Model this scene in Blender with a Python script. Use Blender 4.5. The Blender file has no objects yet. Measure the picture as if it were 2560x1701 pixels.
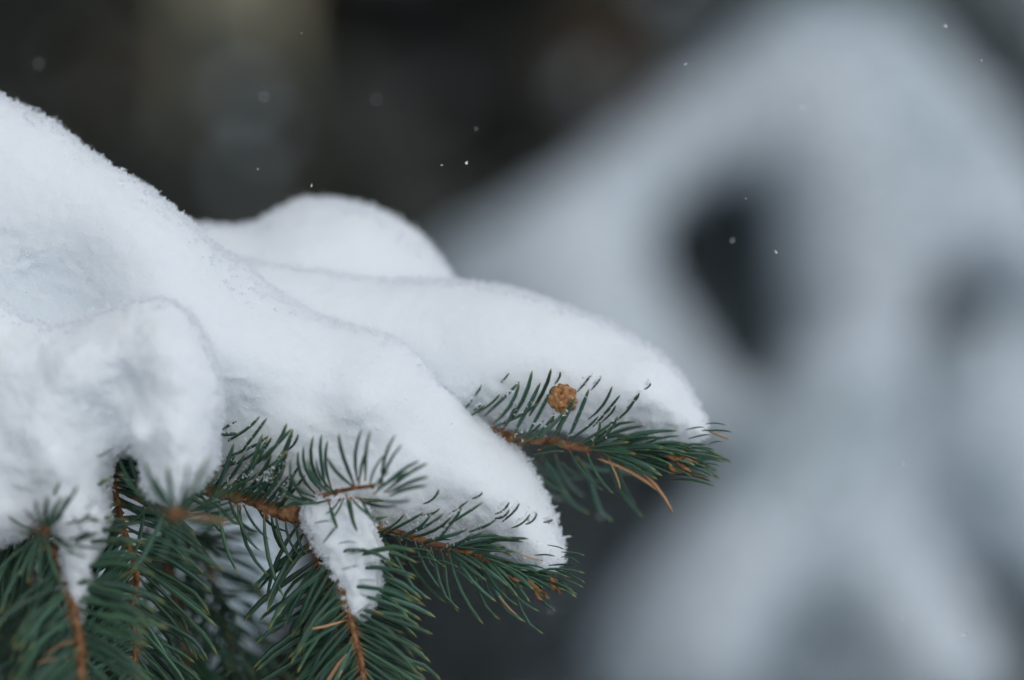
import bpy, math, random
import numpy as np
from mathutils import Vector, Matrix

# ------------------------------------------------------------------ camera, sky, sun, exposure
scene = bpy.context.scene
C = scene.collection
CAM_Z, LENS, SENSOR, FOCUS = 1.4, 100.0, 36.0, 0.80
cam_d = bpy.data.cameras.new("camera")
cam_d.lens, cam_d.sensor_width = LENS, SENSOR
cam_d.clip_start, cam_d.clip_end = 0.02, 500
cam_d.dof.use_dof = True
cam_d.dof.focus_distance = FOCUS
cam_d.dof.aperture_fstop = 2.8
cam = bpy.data.objects.new("camera", cam_d)
cam.location = (0, 0, CAM_Z)
cam.rotation_euler = (math.radians(90), 0, 0)
C.objects.link(cam)
scene.camera = cam

SUN_EL, SUN_AZ = math.radians(48), math.radians(155)       # azimuth measured from +Y towards +X
world = bpy.data.worlds.new("World")
scene.world = world
world.use_nodes = True
wn, wl = world.node_tree.nodes, world.node_tree.links
wn.clear()
sky = wn.new("ShaderNodeTexSky")
sky.sky_type = 'NISHITA'
sky.sun_disc = False
sky.sun_elevation = SUN_EL
sky.sun_rotation = SUN_AZ
sky.air_density, sky.dust_density, sky.ozone_density = 1.0, 1.0, 1.0
hs = wn.new("ShaderNodeHueSaturation")                      # cloud cover: the blue is mostly gone
hs.inputs["Saturation"].default_value = 0.45
hs.inputs["Hue"].default_value = 0.497
bg = wn.new("ShaderNodeBackground")
bg.inputs["Strength"].default_value = 0.15
wo = wn.new("ShaderNodeOutputWorld")
wl.new(sky.outputs[0], hs.inputs["Color"])
wl.new(hs.outputs[0], bg.inputs[0])
wl.new(bg.outputs[0], wo.inputs[0])

sun_d = bpy.data.lights.new("sun", 'SUN')
sun_d.energy = 0.8
sun_d.angle = math.radians(100)
sun_d.color = (1.0, 0.98, 0.95)
sun = bpy.data.objects.new("sun", sun_d)
sd = Vector((math.sin(SUN_AZ) * math.cos(SUN_EL), math.cos(SUN_AZ) * math.cos(SUN_EL), math.sin(SUN_EL)))
sun.rotation_euler = sd.to_track_quat('Z', 'Y').to_euler()
C.objects.link(sun)

scene.view_settings.view_transform = 'Standard'
scene.view_settings.look = 'None'
scene.view_settings.gamma = 1
scene.view_settings.use_curve_mapping = False
scene.view_settings.exposure = -0.31
scene.render.engine = 'CYCLES'
scene.cycles.use_denoising = True
scene.cycles.max_bounces = 8
scene.cycles.diffuse_bounces = 5
scene.cycles.use_adaptive_sampling = True
scene.cycles.adaptive_threshold = 0.03

# ------------------------------------------------------------------ helpers
rng = np.random.default_rng(7)
rnd = random.Random(5)
K = SENSOR / LENS / 2560.0


def P(px, py, Y):
    """a point of the place, from where it shows in the photograph and its distance"""
    return Vector(((px - 1280) * Y * K, Y, CAM_Z - (py - 850.5) * Y * K))


def tag(o, label=None, cat=None, group=None, kind=None):
    if label: o["label"] = label
    if cat: o["category"] = cat
    if group: o["group"] = group
    if kind: o["kind"] = kind
    return o


def mesh_np(name, v, f, smooth=True):
    """f: (n,3) or (n,4) int array"""
    me = bpy.data.meshes.new(name)
    v = np.ascontiguousarray(v, np.float32)
    f = np.ascontiguousarray(f, np.int32)
    n, k = f.shape
    me.vertices.add(len(v))
    me.vertices.foreach_set("co", v.ravel())
    me.loops.add(n * k)
    me.loops.foreach_set("vertex_index", f.ravel())
    me.polygons.add(n)
    me.polygons.foreach_set("loop_start", np.arange(0, n * k, k, dtype=np.int32))
    me.polygons.foreach_set("loop_total", np.full(n, k, np.int32))
    me.polygons.foreach_set("use_smooth", np.full(n, smooth))
    me.update(calc_edges=True)
    return me


def link(name, data, mat=None, parent=None):
    o = bpy.data.objects.new(name, data)
    C.objects.link(o)
    if mat is not None and data is not None and not data.materials:
        data.materials.append(mat)
    if parent is not None:
        o.parent = parent
    return o


def new_mat(name):
    m = bpy.data.materials.new(name)
    m.use_nodes = True
    nt = m.node_tree
    return m, nt, nt.nodes["Principled BSDF"]


def noise_node(nt, scale, detail=3, coord="Object"):
    tc = nt.nodes.new("ShaderNodeTexCoord")
    n = nt.nodes.new("ShaderNodeTexNoise")
    n.inputs["Scale"].default_value = scale
    n.inputs["Detail"].default_value = detail
    nt.links.new(tc.outputs[coord], n.inputs["Vector"])
    return n


def ramp(nt, fac, stops):
    r = nt.nodes.new("ShaderNodeValToRGB")
    e = r.color_ramp.elements
    while len(e) < len(stops):
        e.new(0.5)
    for el, (p, c) in zip(e, stops):
        el.position = p
        el.color = (*c, 1)
    nt.links.new(fac, r.inputs[0])
    return r


def bump(nt, bsdf, fac, strength, dist):
    b = nt.nodes.new("ShaderNodeBump")
    b.inputs["Strength"].default_value = strength
    b.inputs["Distance"].default_value = dist
    nt.links.new(fac, b.inputs["Height"])
    nt.links.new(b.outputs[0], bsdf.inputs["Normal"])


def snow_mat(name, col, sss, radius, grain):
    m, nt, b = new_mat(name)
    b.inputs["Base Color"].default_value = (*col, 1)
    b.inputs["Roughness"].default_value = 0.55
    b.inputs["Specular IOR Level"].default_value = 0.08
    b.inputs["Subsurface Weight"].default_value = sss
    b.inputs["Subsurface Radius"].default_value = (1.0, 1.05, 1.15)
    b.inputs["Subsurface Scale"].default_value = radius
    if grain:
        n = noise_node(nt, grain, 4)
        bump(nt, b, n.outputs["Fac"], 0.6, 0.0006)
    return m


M_SNOW = snow_mat("snow", (0.86, 0.905, 0.94), 0.6, 0.004, 700)
M_CRYSTAL = snow_mat("snow_crystal", (0.94, 0.96, 0.975), 0.0, 0.001, 0)


# ice grains let light through: half of it is scattered onwards
nt = M_CRYSTAL.node_tree
tr = nt.nodes.new("ShaderNodeBsdfTranslucent"); tr.inputs[0].default_value = (0.96, 0.975, 0.985, 1)
mxs = nt.nodes.new("ShaderNodeMixShader"); mxs.inputs[0].default_value = 0.5
outn = nt.nodes["Material Output"]
nt.links.new(nt.nodes["Principled BSDF"].outputs[0], mxs.inputs[1])
nt.links.new(tr.outputs[0], mxs.inputs[2])
nt.links.new(mxs.outputs[0], outn.inputs[0])

# snow farther off, its shade put into the colour as dark needle-like flecks
m, nt, b = new_mat("shade_flecked_snow")
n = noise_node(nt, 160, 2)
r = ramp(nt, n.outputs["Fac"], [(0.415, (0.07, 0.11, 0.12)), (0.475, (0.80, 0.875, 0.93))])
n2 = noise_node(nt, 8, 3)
r2 = ramp(nt, n2.outputs["Fac"], [(0.34, (0.66, 0.73, 0.74)), (0.52, (1, 1, 1))])       # patches of deeper, greener shade
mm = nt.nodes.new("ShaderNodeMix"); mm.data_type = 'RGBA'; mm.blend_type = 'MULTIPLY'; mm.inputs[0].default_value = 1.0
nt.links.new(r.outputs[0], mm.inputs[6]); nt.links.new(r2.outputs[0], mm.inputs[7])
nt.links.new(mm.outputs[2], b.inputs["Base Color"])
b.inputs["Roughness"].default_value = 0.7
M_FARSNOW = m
M_GROUND = snow_mat("ground_snow", (0.82, 0.85, 0.88), 0.0, 0.001, 25)


def needle_mat(name, body, base, tip, stripe, hue):
    m, nt, b = new_mat(name)
    uv = nt.nodes.new("ShaderNodeUVMap")
    sx = nt.nodes.new("ShaderNodeSeparateXYZ")
    nt.links.new(uv.outputs[0], sx.inputs[0])
    r = ramp(nt, sx.outputs["X"], [(0.0, base), (0.10, body), (0.88, body), (1.0, tip)])
    # pale lines of pores along the flanks
    ml = nt.nodes.new("ShaderNodeMath"); ml.operation = 'MULTIPLY'; ml.inputs[1].default_value = 8 * math.pi
    sn = nt.nodes.new("ShaderNodeMath"); sn.operation = 'SINE'
    nt.links.new(sx.outputs["Y"], ml.inputs[0]); nt.links.new(ml.outputs[0], sn.inputs[0])
    st = ramp(nt, sn.outputs[0], [(0.35, (0, 0, 0)), (0.9, (stripe, stripe, stripe))])
    mx = nt.nodes.new("ShaderNodeMix"); mx.data_type = 'RGBA'
    nt.links.new(st.outputs[0], mx.inputs[0])
    nt.links.new(r.outputs[0], mx.inputs[6])
    mx.inputs[7].default_value = (body[0] * 2.2 + 0.02, body[1] * 2.2 + 0.04, body[2] * 2.4 + 0.045, 1)
    oi = nt.nodes.new("ShaderNodeObjectInfo")
    h = nt.nodes.new("ShaderNodeHueSaturation")
    mr = nt.nodes.new("ShaderNodeMapRange")
    mr.inputs["To Min"].default_value, mr.inputs["To Max"].default_value = 0.65, 1.5
    nt.links.new(oi.outputs["Random"], mr.inputs[0])
    nt.links.new(mr.outputs[0], h.inputs["Value"])
    m2 = nt.nodes.new("ShaderNodeMapRange")
    m2.inputs["To Min"].default_value, m2.inputs["To Max"].default_value = hue
    ml2 = nt.nodes.new("ShaderNodeMath"); ml2.operation = 'MULTIPLY'; ml2.inputs[1].default_value = 7.31
    fr = nt.nodes.new("ShaderNodeMath"); fr.operation = 'FRACT'
    nt.links.new(oi.outputs["Random"], ml2.inputs[0]); nt.links.new(ml2.outputs[0], fr.inputs[0])
    nt.links.new(fr.outputs[0], m2.inputs[0]); nt.links.new(m2.outputs[0], h.inputs["Hue"])
    nt.links.new(mx.outputs[2], h.inputs["Color"])
    nt.links.new(h.outputs[0], b.inputs["Base Color"])
    b.inputs["Roughness"].default_value = 0.33
    b.inputs["Specular IOR Level"].default_value = 0.45
    return m


M_NEEDLE = needle_mat("spruce_needle", (0.034, 0.084, 0.047), (0.20, 0.10, 0.03), (0.24, 0.23, 0.05), 0.45, (0.475, 0.53))
M_DRY = needle_mat("dry_needle", (0.48, 0.27, 0.14), (0.34, 0.16, 0.06), (0.28, 0.10, 0.03), 0.1, (0.495, 0.51))

m, nt, b = new_mat("twig_bark")
n = noise_node(nt, 450, 5)
r = ramp(nt, n.outputs["Fac"], [(0.3, (0.07, 0.028, 0.012)), (0.5, (0.23, 0.10, 0.038)), (0.72, (0.44, 0.24, 0.11))])
nt.links.new(r.outputs[0], b.inputs["Base Color"])
b.inputs["Roughness"].default_value = 0.75
bump(nt, b, n.outputs["Fac"], 0.9, 0.0008)
M_BARK = m

m, nt, b = new_mat("bud_scales")
n = noise_node(nt, 700, 4)
r = ramp(nt, n.outputs["Fac"], [(0.3, (0.16, 0.065, 0.022)), (0.5, (0.40, 0.19, 0.068)), (0.7, (0.58, 0.33, 0.15))])
nt.links.new(r.outputs[0], b.inputs["Base Color"])
b.inputs["Roughness"].default_value = 0.7
bump(nt, b, n.outputs["Fac"], 0.6, 0.0005)
M_BUD = m

m, nt, b = new_mat("dark_foliage")
n = noise_node(nt, 1.3, 3)
r = ramp(nt, n.outputs["Fac"], [(0.36, (0.14, 0.098, 0.060)), (0.47, (0.055, 0.068, 0.060)), (0.58, (0.075, 0.080, 0.060)), (0.70, (0.22, 0.24, 0.27))])
nt.links.new(r.outputs[0], b.inputs["Base Color"])
b.inputs["Roughness"].default_value = 0.8
M_FOL = m

m, nt, b = new_mat("grey_brown_bark")
n = noise_node(nt, 14, 5)
r = ramp(nt, n.outputs["Fac"], [(0.3, (0.05, 0.035, 0.025)), (0.7, (0.15, 0.11, 0.08))])
nt.links.new(r.outputs[0], b.inputs["Base Color"])
b.inputs["Roughness"].default_value = 0.9
bump(nt, b, n.outputs["Fac"], 1, 0.02)
M_TRUNK = m

m, nt, b = new_mat("pale_olive_bark")
n = noise_node(nt, 9, 5)
r = ramp(nt, n.outputs["Fac"], [(0.3, (0.28, 0.25, 0.16)), (0.7, (0.44, 0.40, 0.27))])
nt.links.new(r.outputs[0], b.inputs["Base Color"])
b.inputs["Roughness"].default_value = 0.85
bump(nt, b, n.outputs["Fac"], 1, 0.01)
M_OLIVE = m


m, nt, b = new_mat("frosted_needles")
n = noise_node(nt, 30, 3)
r = ramp(nt, n.outputs["Fac"], [(0.38, (0.06, 0.085, 0.075)), (0.60, (0.28, 0.32, 0.34))])
nt.links.new(r.outputs[0], b.inputs["Base Color"])
b.inputs["Roughness"].default_value = 0.8
M_FROST = m


# ---- numpy geometry
def vnoise(p, scale, seed):
    """smooth value noise in [-1,1] at points p (n,3)"""
    g = np.random.default_rng(seed).uniform(-1, 1, (32, 32, 32)).astype(np.float32)
    q = p / scale + 100.37
    i = np.floor(q).astype(np.int32)
    t = (q - i).astype(np.float32)
    t = t * t * (3 - 2 * t)
    i0, i1 = i & 31, (i + 1) & 31
    out = np.zeros(len(p), np.float32)
    for a in (0, 1):
        for bb in (0, 1):
            for c in (0, 1):
                w = (t[:, 0] if a else 1 - t[:, 0]) * (t[:, 1] if bb else 1 - t[:, 1]) * (t[:, 2] if c else 1 - t[:, 2])
                out += w * g[(i1 if a else i0)[:, 0], (i1 if bb else i0)[:, 1], (i1 if c else i0)[:, 2]]
    return out


def surface_nets(F, org, h):
    ins = F < 0
    s = [slice(None, -1), slice(1, None)]
    cnt = np.zeros(tuple(d - 1 for d in F.shape), np.uint8)
    for a in (0, 1):
        for bb in (0, 1):
            for c in (0, 1):
                cnt += ins[s[a], s[bb], s[c]]
    act = (cnt > 0) & (cnt < 8)
    idx = np.argwhere(act)
    cell = np.full(cnt.shape, -1, np.int32)
    cell[act] = np.arange(len(idx))
    corners = [(a, bb, c) for a in (0, 1) for bb in (0, 1) for c in (0, 1)]
    val = [F[idx[:, 0] + a, idx[:, 1] + bb, idx[:, 2] + c] for a, bb, c in corners]
    acc = np.zeros((len(idx), 3), np.float32)
    num = np.zeros(len(idx), np.float32)
    for i, ci in enumerate(corners):
        for j, cj in enumerate(corners):
            if j <= i or sum(abs(x - y) for x, y in zip(ci, cj)) != 1:
                continue
            cr = (val[i] < 0) != (val[j] < 0)
            t = np.where(cr, val[i] / np.where(cr, val[i] - val[j], 1), 0)
            pt = np.array(ci)[None] + t[:, None] * (np.array(cj) - np.array(ci))[None]
            acc += np.where(cr[:, None], pt, 0)
            num += cr
    v = (idx + acc / num[:, None]) * h + org
    quads = []
    for ax in range(3):
        u, w = (ax + 1) % 3, (ax + 2) % 3
        sl0 = [slice(None)] * 3; sl1 = [slice(None)] * 3
        sl0[ax], sl1[ax] = slice(None, -1), slice(1, None)
        a0, a1 = ins[tuple(sl0)], ins[tuple(sl1)]
        e = np.argwhere(a0 != a1)
        ok = (e[:, u] > 0) & (e[:, w] > 0) & (e[:, u] < F.shape[u] - 1) & (e[:, w] < F.shape[w] - 1)
        e = e[ok]
        flip = ~a0[e[:, 0], e[:, 1], e[:, 2]]
        def at(du, dw):
            q = e.copy(); q[:, u] -= du; q[:, w] -= dw
            return cell[q[:, 0], q[:, 1], q[:, 2]]
        q = np.stack([at(1, 1), at(0, 1), at(0, 0), at(1, 0)], 1)
        q[flip] = q[flip][:, ::-1]
        quads.append(q)
    return v.astype(np.float32), np.concatenate(quads)


def vert_normals(v, f):
    a, bb, c, d = (v[f[:, i]] for i in range(4))
    fn = np.cross(c - a, d - bb)
    n = np.zeros_like(v)
    for i in range(4):
        for k in range(3):
            n[:, k] += np.bincount(f[:, i], fn[:, k], len(v))
    return n / (np.linalg.norm(n, axis=1, keepdims=True) + 1e-12)


def poly_sd(X, Z, poly):
    """signed distance to a closed polygon, positive inside (all in pixels)"""
    d2 = np.full(X.shape, 1e18)
    inside = np.zeros(X.shape, bool)
    n = len(poly)
    for i in range(n):
        (x0, y0), (x1, y1) = poly[i], poly[(i + 1) % n]
        ex, ey = x1 - x0, y1 - y0
        t = np.clip(((X - x0) * ex + (Z - y0) * ey) / (ex * ex + ey * ey + 1e-9), 0, 1)
        d2 = np.minimum(d2, (X - x0 - t * ex) ** 2 + (Z - y0 - t * ey) ** 2)
        cr = (y0 > Z) != (y1 > Z)
        with np.errstate(divide='ignore', invalid='ignore'):
            inside ^= cr & (X < (x1 - x0) * (Z - y0) / (y1 - y0 + 1e-12) + x0)
    d = np.sqrt(d2)
    return np.where(inside, d, -d)


def blur2(a, r):
    if r < 1:
        return a
    for ax in (0, 1):
        for _ in range(3):
            p = np.pad(a, [(r + 1, r) if i == ax else (0, 0) for i in (0, 1)], mode='edge')
            c = np.cumsum(p, axis=ax)
            n = a.shape[ax]
            hi = np.take(c, np.arange(2 * r + 1, 2 * r + 1 + n), axis=ax)
            lo = np.take(c, np.arange(0, n), axis=ax)
            a = (hi - lo) / (2 * r + 1)
    return a


def body(h, lobes, noise, seed, ragged=0.0):
    """A heap of snow: rounded lobes, each with an outline, a distance, a slope and its own depth, melted together.
    lobe = dict(poly, Y, R (edge radius, px), Tf, Tb (front and back depth, m), kx, kz (slope), ref, holes, bumps, blur)"""
    lo, hi = np.array([1e9] * 3), np.array([-1e9] * 3)
    for L in lobes:
        for (px, py) in L['poly']:
            pt = np.array(P(px, py, L['Y']))
            for off in (-1, 1):
                pt2 = pt.copy()
                pt2[1] = L['Y'] + L.get('kx', 0) * (px - L['ref'][0]) * L['Y'] * K - L.get('kz', 0) * (py - L['ref'][1]) * L['Y'] * K \
                    + (L['Tb'] if off > 0 else -L['Tf'])
                lo, hi = np.minimum(lo, pt2), np.maximum(hi, pt2)
        mb = max([bb[3] for bb in L.get('bumps', [])] + [0])
        lo[1] = min(lo[1], L['Y'] - L['Tf'] - mb - 0.0) if mb else lo[1]
    lo[1] -= max([sum(abs(bb[3]) for bb in L.get('bumps', [])) for L in lobes] + [0]) * 0.6
    lo -= 5 * h; hi += 5 * h
    n = np.ceil((hi - lo) / h).astype(int)
    xs = lo[0] + h * np.arange(n[0]); ys = lo[1] + h * np.arange(n[1]); zs = lo[2] + h * np.arange(n[2])
    X, Z = np.meshgrid(xs, zs, indexing='ij')
    F = None
    for L in lobes:
        Y0 = L['Y']; sc = Y0 * K
        rx = (L['ref'][0] - 1280) * sc; rz = CAM_Z - (L['ref'][1] - 850.5) * sc
        yc = Y0 + L.get('kx', 0) * (X - rx) + L.get('kz', 0) * (Z - rz)
        px = X / (yc * K) + 1280; py = (CAM_Z - Z) / (yc * K) + 850.5
        d = poly_sd(px, py, L['poly'])
        for hole in L.get('holes', []):
            d = np.minimum(d, -poly_sd(px, py, hole))
        R = L['R']
        u = 1 - np.minimum(d, R) / R
        U = blur2(u * np.abs(u), int(round(L.get('blur', 14) * sc / h)))
        for (bx, by, br, ba) in L.get('bumps', []):
            yc = yc - ba * np.exp(-((px - bx) ** 2 + (py - by) ** 2) / (br * br))
        w = ys[None, :, None] - yc[:, None, :]
        vv = np.where(w < 0, w / L['Tf'], w / L['Tb']).astype(np.float32)
        f = np.sqrt(np.maximum(U.astype(np.float32)[:, None, :] + vv * vv, 1e-6)) - 1
        f *= min(R * sc, L['Tf'])
        if F is None:
            F = f
        else:
            k = L.get('melt', 0.004)
            hh = np.clip(0.5 + 0.5 * (F - f) / k, 0, 1)
            F = F * (1 - hh) + f * hh - k * hh * (1 - hh)
    v, q = surface_nets(F, lo, h)
    v = v.astype(np.float32)
    nrm = vert_normals(v, q)
    off = np.zeros(len(v), np.float32)
    for i, (s, a) in enumerate(noise):
        off += a * vnoise(v, s, seed + i)
    low = np.clip((-0.12 - nrm[:, 2]) / 0.4, 0, 1)          # undersides crumble
    off += ragged * low * (vnoise(v, 0.0030, seed + 20) * 0.7 + vnoise(v, 0.0014, seed + 21) * 0.5)
    v = v + nrm * off[:, None]
    return v, q, vert_normals(v, q)


HEX_A = np.array([1.0, 0.45, -0.5, -1.0, -0.4, 0.5], np.float32)
HEX_B = np.array([0.1, 0.9, 0.8, -0.05, -0.85, -0.8], np.float32)
HEX_C = np.array([0.0, 0.25, -0.1, 0.15, -0.2, 0.1], np.float32)
HEX_F = np.array([[0, 1, 2], [0, 2, 3], [0, 3, 4], [0, 4, 5]], np.int32)


def grains(pos, nrm, size, seed, rods=0.3):
    """loose ice crystals: thin uneven six-cornered plates and slim blades, as snow crystals are"""
    g = np.random.default_rng(seed)
    n = len(pos)
    a = g.normal(size=(n, 3)); rod = g.random(n) < rods
    a[rod] = a[rod] * 0.6 + nrm[rod]
    a /= np.linalg.norm(a, axis=1, keepdims=True)
    bq = np.cross(a, g.normal(size=(n, 3))); bq /= np.linalg.norm(bq, axis=1, keepdims=True)
    c = np.cross(a, bq)
    s = size * g.lognormal(0, 0.35, n)
    sa = s * np.where(rod, g.uniform(1.2, 2.4, n), g.uniform(0.7, 1.2, n))
    sb = s * np.where(rod, 0.34, g.uniform(0.6, 1.0, n))
    base = pos + nrm * (sa * np.where(rod, 0.45, 0.2))[:, None]
    v = base[:, None] + HEX_A[None, :, None] * (a * sa[:, None])[:, None] + HEX_B[None, :, None] * (bq * sb[:, None])[:, None] \
        + HEX_C[None, :, None] * (c * s[:, None])[:, None]
    f = HEX_F[None] + (np.arange(n) * 6)[:, None, None]
    return v.reshape(-1, 3), f.reshape(-1, 3)


def surface_points(v, q, nrm, n, seed, keep=None):
    g = np.random.default_rng(seed)
    a, bb, c, d = (v[q[:, i]] for i in range(4))
    ar = np.linalg.norm(np.cross(c - a, d - bb), axis=1)
    cn = nrm[q[:, 0]]
    w = ar * np.where(cn[:, 1] < 0.45, 1, 0.12)
    cen = (a + c) * 0.5
    if keep is not None:
        w = w * keep(cen)
    pick = g.choice(len(q), n, p=w / w.sum())
    s, t = g.random(n)[:, None], g.random(n)[:, None]
    p = (a[pick] * (1 - s) + bb[pick] * s) * (1 - t) + (d[pick] * (1 - s) + c[pick] * s) * t
    return p, nrm[q[pick, 0]]


NEAR = []           # points along the twigs that the snow rests on
EXTRA = {}          # crumbs of snow caught on needles, by the name of the heap they belong to


def snow(key, label, h, lobes, noise, seed, n_grain, g_size, clusters=0):
    v, q, nr = body(h, lobes, noise, seed, 0.0011)
    o = link("snow_pad", mesh_np("snow_pad", v, q), M_SNOW)
    tag(o, label, "snow", "snow resting on the spruce branches", "thing")
    p, pn = surface_points(v, q, nr, n_grain, seed + 50)
    # fluffy tufts: denser where a slow noise is high
    dens = vnoise(p.astype(np.float32), 0.004, seed + 60)
    kp = rng.random(len(p)) < np.clip(0.55 + 0.6 * dens, 0.12, 1)
    p, pn = p[kp], pn[kp]
    topw = np.clip((pn[:, 1] + 0.60) / 0.4, 0, 1)          # crests and backs, not the steep fronts
    lowm = np.clip((-0.10 - pn[:, 2]) / 0.3, 0, 1)
    near = np.full(len(p), 1.0)
    for c in NEAR:
        near = np.minimum(near, np.linalg.norm(p - c[None], axis=1))
    lowm = np.maximum(lowm, 0.9 * np.exp(-(near / 0.011) ** 4))
    kp = rng.random(len(p)) < 0.16 + 0.70 * np.maximum(topw, lowm)
    p, pn, topw = p[kp], pn[kp], topw[kp]
    sz = g_size * (0.5 + 0.5 * np.maximum(topw, lowm[kp])) * (0.8 + 0.35 * np.clip(vnoise(p.astype(np.float32), 0.006, seed + 61), -0.8, 1))
    pp, nn, ss = [p], [pn], [sz]
    if clusters:
        c, cn = surface_points(v, q, nr, clusters, seed + 70)
        sel = cn[:, 1] > -0.45
        c, cn = c[sel], cn[sel]
        for _ in range(7):
            pp.append(c + cn * rng.uniform(0.1, 1.1, (len(c), 1)) * g_size * 1.8 + rng.normal(0, g_size * 0.7, c.shape))
            nn.append(cn); ss.append(np.full(len(c), g_size * 0.85))
    for e in EXTRA.get(key, []):
        pp.append(e); nn.append(np.tile([[0, -0.6, 0.8]], (len(e), 1))); ss.append(np.full(len(e), g_size * 0.9))
    gv, gf = grains(np.concatenate(pp), np.concatenate(nn), np.concatenate(ss), seed + 80)
    cr = link("crystals", mesh_np("crystals", gv, gf, False), M_CRYSTAL, o)
    cr["kind"] = "stuff"
    return o


# ------------------------------------------------------------------ ground
g = 60
xs = np.linspace(-250, 250, 101); ys = np.linspace(-250, 250, 101)
GX, GY = np.meshgrid(xs, ys, indexing='ij')
gv = np.stack([GX.ravel(), GY.ravel(), np.zeros(GX.size)], 1).astype(np.float32)
gv[:, 2] = 0.12 * vnoise(gv, 6.0, 3) + 0.5 * vnoise(gv, 40.0, 4) - 0.35
ii = np.arange(100)[:, None] * 101 + np.arange(100)[None]
gf = np.stack([ii, ii + 101, ii + 102, ii + 1], -1).reshape(-1, 4)
tag(link("ground", mesh_np("ground", gv, gf), M_GROUND), kind="structure", label="snow covered ground beneath the trees")


# ------------------------------------------------------------------ trees behind
def tube_np(pts, rad, sides=10, seed=0, rough=0.0):
    pts = np.array(pts, float); rad = np.array(rad, float)
    t = np.gradient(pts, axis=0); t /= np.linalg.norm(t, axis=1, keepdims=True)
    ref = np.array([0.13, 0.97, 0.21])
    e1 = np.cross(t, ref); e1 /= np.linalg.norm(e1, axis=1, keepdims=True)
    e2 = np.cross(t, e1)
    an = np.arange(sides) / sides * 2 * math.pi
    ring = e1[:, None] * np.cos(an)[None, :, None] + e2[:, None] * np.sin(an)[None, :, None]
    rr = rad[:, None] * (1 + rough * np.random.default_rng(seed).uniform(-1, 1, (len(pts), sides)))
    v = pts[:, None] + ring * rr[..., None]
    n = len(pts)
    i = np.arange(n - 1)[:, None] * sides + np.arange(sides)[None]
    j = np.arange(n - 1)[:, None] * sides + (np.arange(sides)[None] + 1) % sides
    f = np.stack([i, j, j + sides, i + sides], -1).reshape(-1, 4)
    return v.reshape(-1, 3), f


def spruce(x, y, height, rad, label, seed, n_bough=70, per=220, leaf=0.07, low=0.05, clear=None, fol=None):
    root = bpy.data.objects.new("spruce_tree", None)
    C.objects.link(root)
    root.location = (x, y, -0.4)
    tag(root, label, "tree", "dark spruces behind the branch")
    g = np.random.default_rng(seed)
    zz = np.linspace(0, height, 14)
    pts = np.stack([0.03 * np.sin(zz + seed), 0.03 * np.cos(zz * 1.3), zz], 1)
    v, f = tube_np(pts, 0.03 + (0.05 + rad * 0.06) * (1 - zz / height), 9, seed, 0.12)
    link("trunk", mesh_np("trunk", v, f), M_TRUNK, root)
    cv, cf = [], []
    off = 0
    for k in range(n_bough):
        hh = height * (low + (1 - low) * ((k + g.random()) / n_bough))
        L = rad * (1 - hh / height) ** 0.8 * g.uniform(0.75, 1.1) + 0.08
        a = k * 2.399 + g.normal(0, 0.3)
        t = g.random(per) ** 0.6
        side = g.normal(0, 1, per) * (0.32 * L * (1 - t) + 0.06)
        drop = -0.25 * L * t - 0.25 * L * t * t + g.normal(0, 0.05, per) - 0.12 * g.random(per)
        cx = t * L * math.cos(a) - side * math.sin(a)
        cy = t * L * math.sin(a) + side * math.cos(a)
        c = np.stack([cx, cy, hh + drop], 1)
        d = np.stack([math.cos(a) + g.normal(0, 0.6, per), math.sin(a) + g.normal(0, 0.6, per), -0.5 + g.normal(0, 0.4, per)], 1)
        d /= np.linalg.norm(d, axis=1, keepdims=True)
        e = np.cross(d, g.normal(size=(per, 3))); e /= np.linalg.norm(e, axis=1, keepdims=True)
        l = leaf * g.uniform(0.7, 1.6, per)[:, None]
        w = l * 0.32
        q = np.stack([c - e * w * 0.5, c + d * l * 0.55 - e * w, c + d * l * 1.4, c + d * l * 0.5 + e * w], 1)
        if clear is not None:
            q = q[clear(c + np.array([x, y, -0.4]))]
        cv.append(q.reshape(-1, 3))
        cf.append((np.arange(len(q)) * 4)[:, None] + np.arange(4)[None] + off)
        off += len(q) * 4
    link("crown", mesh_np("crown", np.concatenate(cv), np.concatenate(cf), False), fol or M_FOL, root)
    return root


TREES = [(-2.2, 7.2, 7.0, 1.9, "dark spruce behind the big snow mound, farthest left"),
         (-0.55, 8.6, 8.0, 2.1, "dark spruce behind the pale olive trunk"),
         (0.85, 7.4, 7.5, 1.9, "dark spruce above the snow hump, just left of the snowy tree"),
         (2.6, 8.8, 8.0, 2.3, "dark spruce behind the snow laden tree, towards the right edge"),
         (0.3, 11.5, 10.0, 2.8, "tallest dark spruce in the last row, at the middle"),
         (-3.4, 11.0, 10.0, 2.8, "dark spruce in the last row at the left"),
         (4.0, 12.0, 10.0, 3.0, "dark spruce in the last row at the right")]
for i, (x, y, hgt, rad, lab) in enumerate(TREES):
    spruce(x, y, hgt, rad, lab, 100 + i, 110, 260, 0.10)

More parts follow.
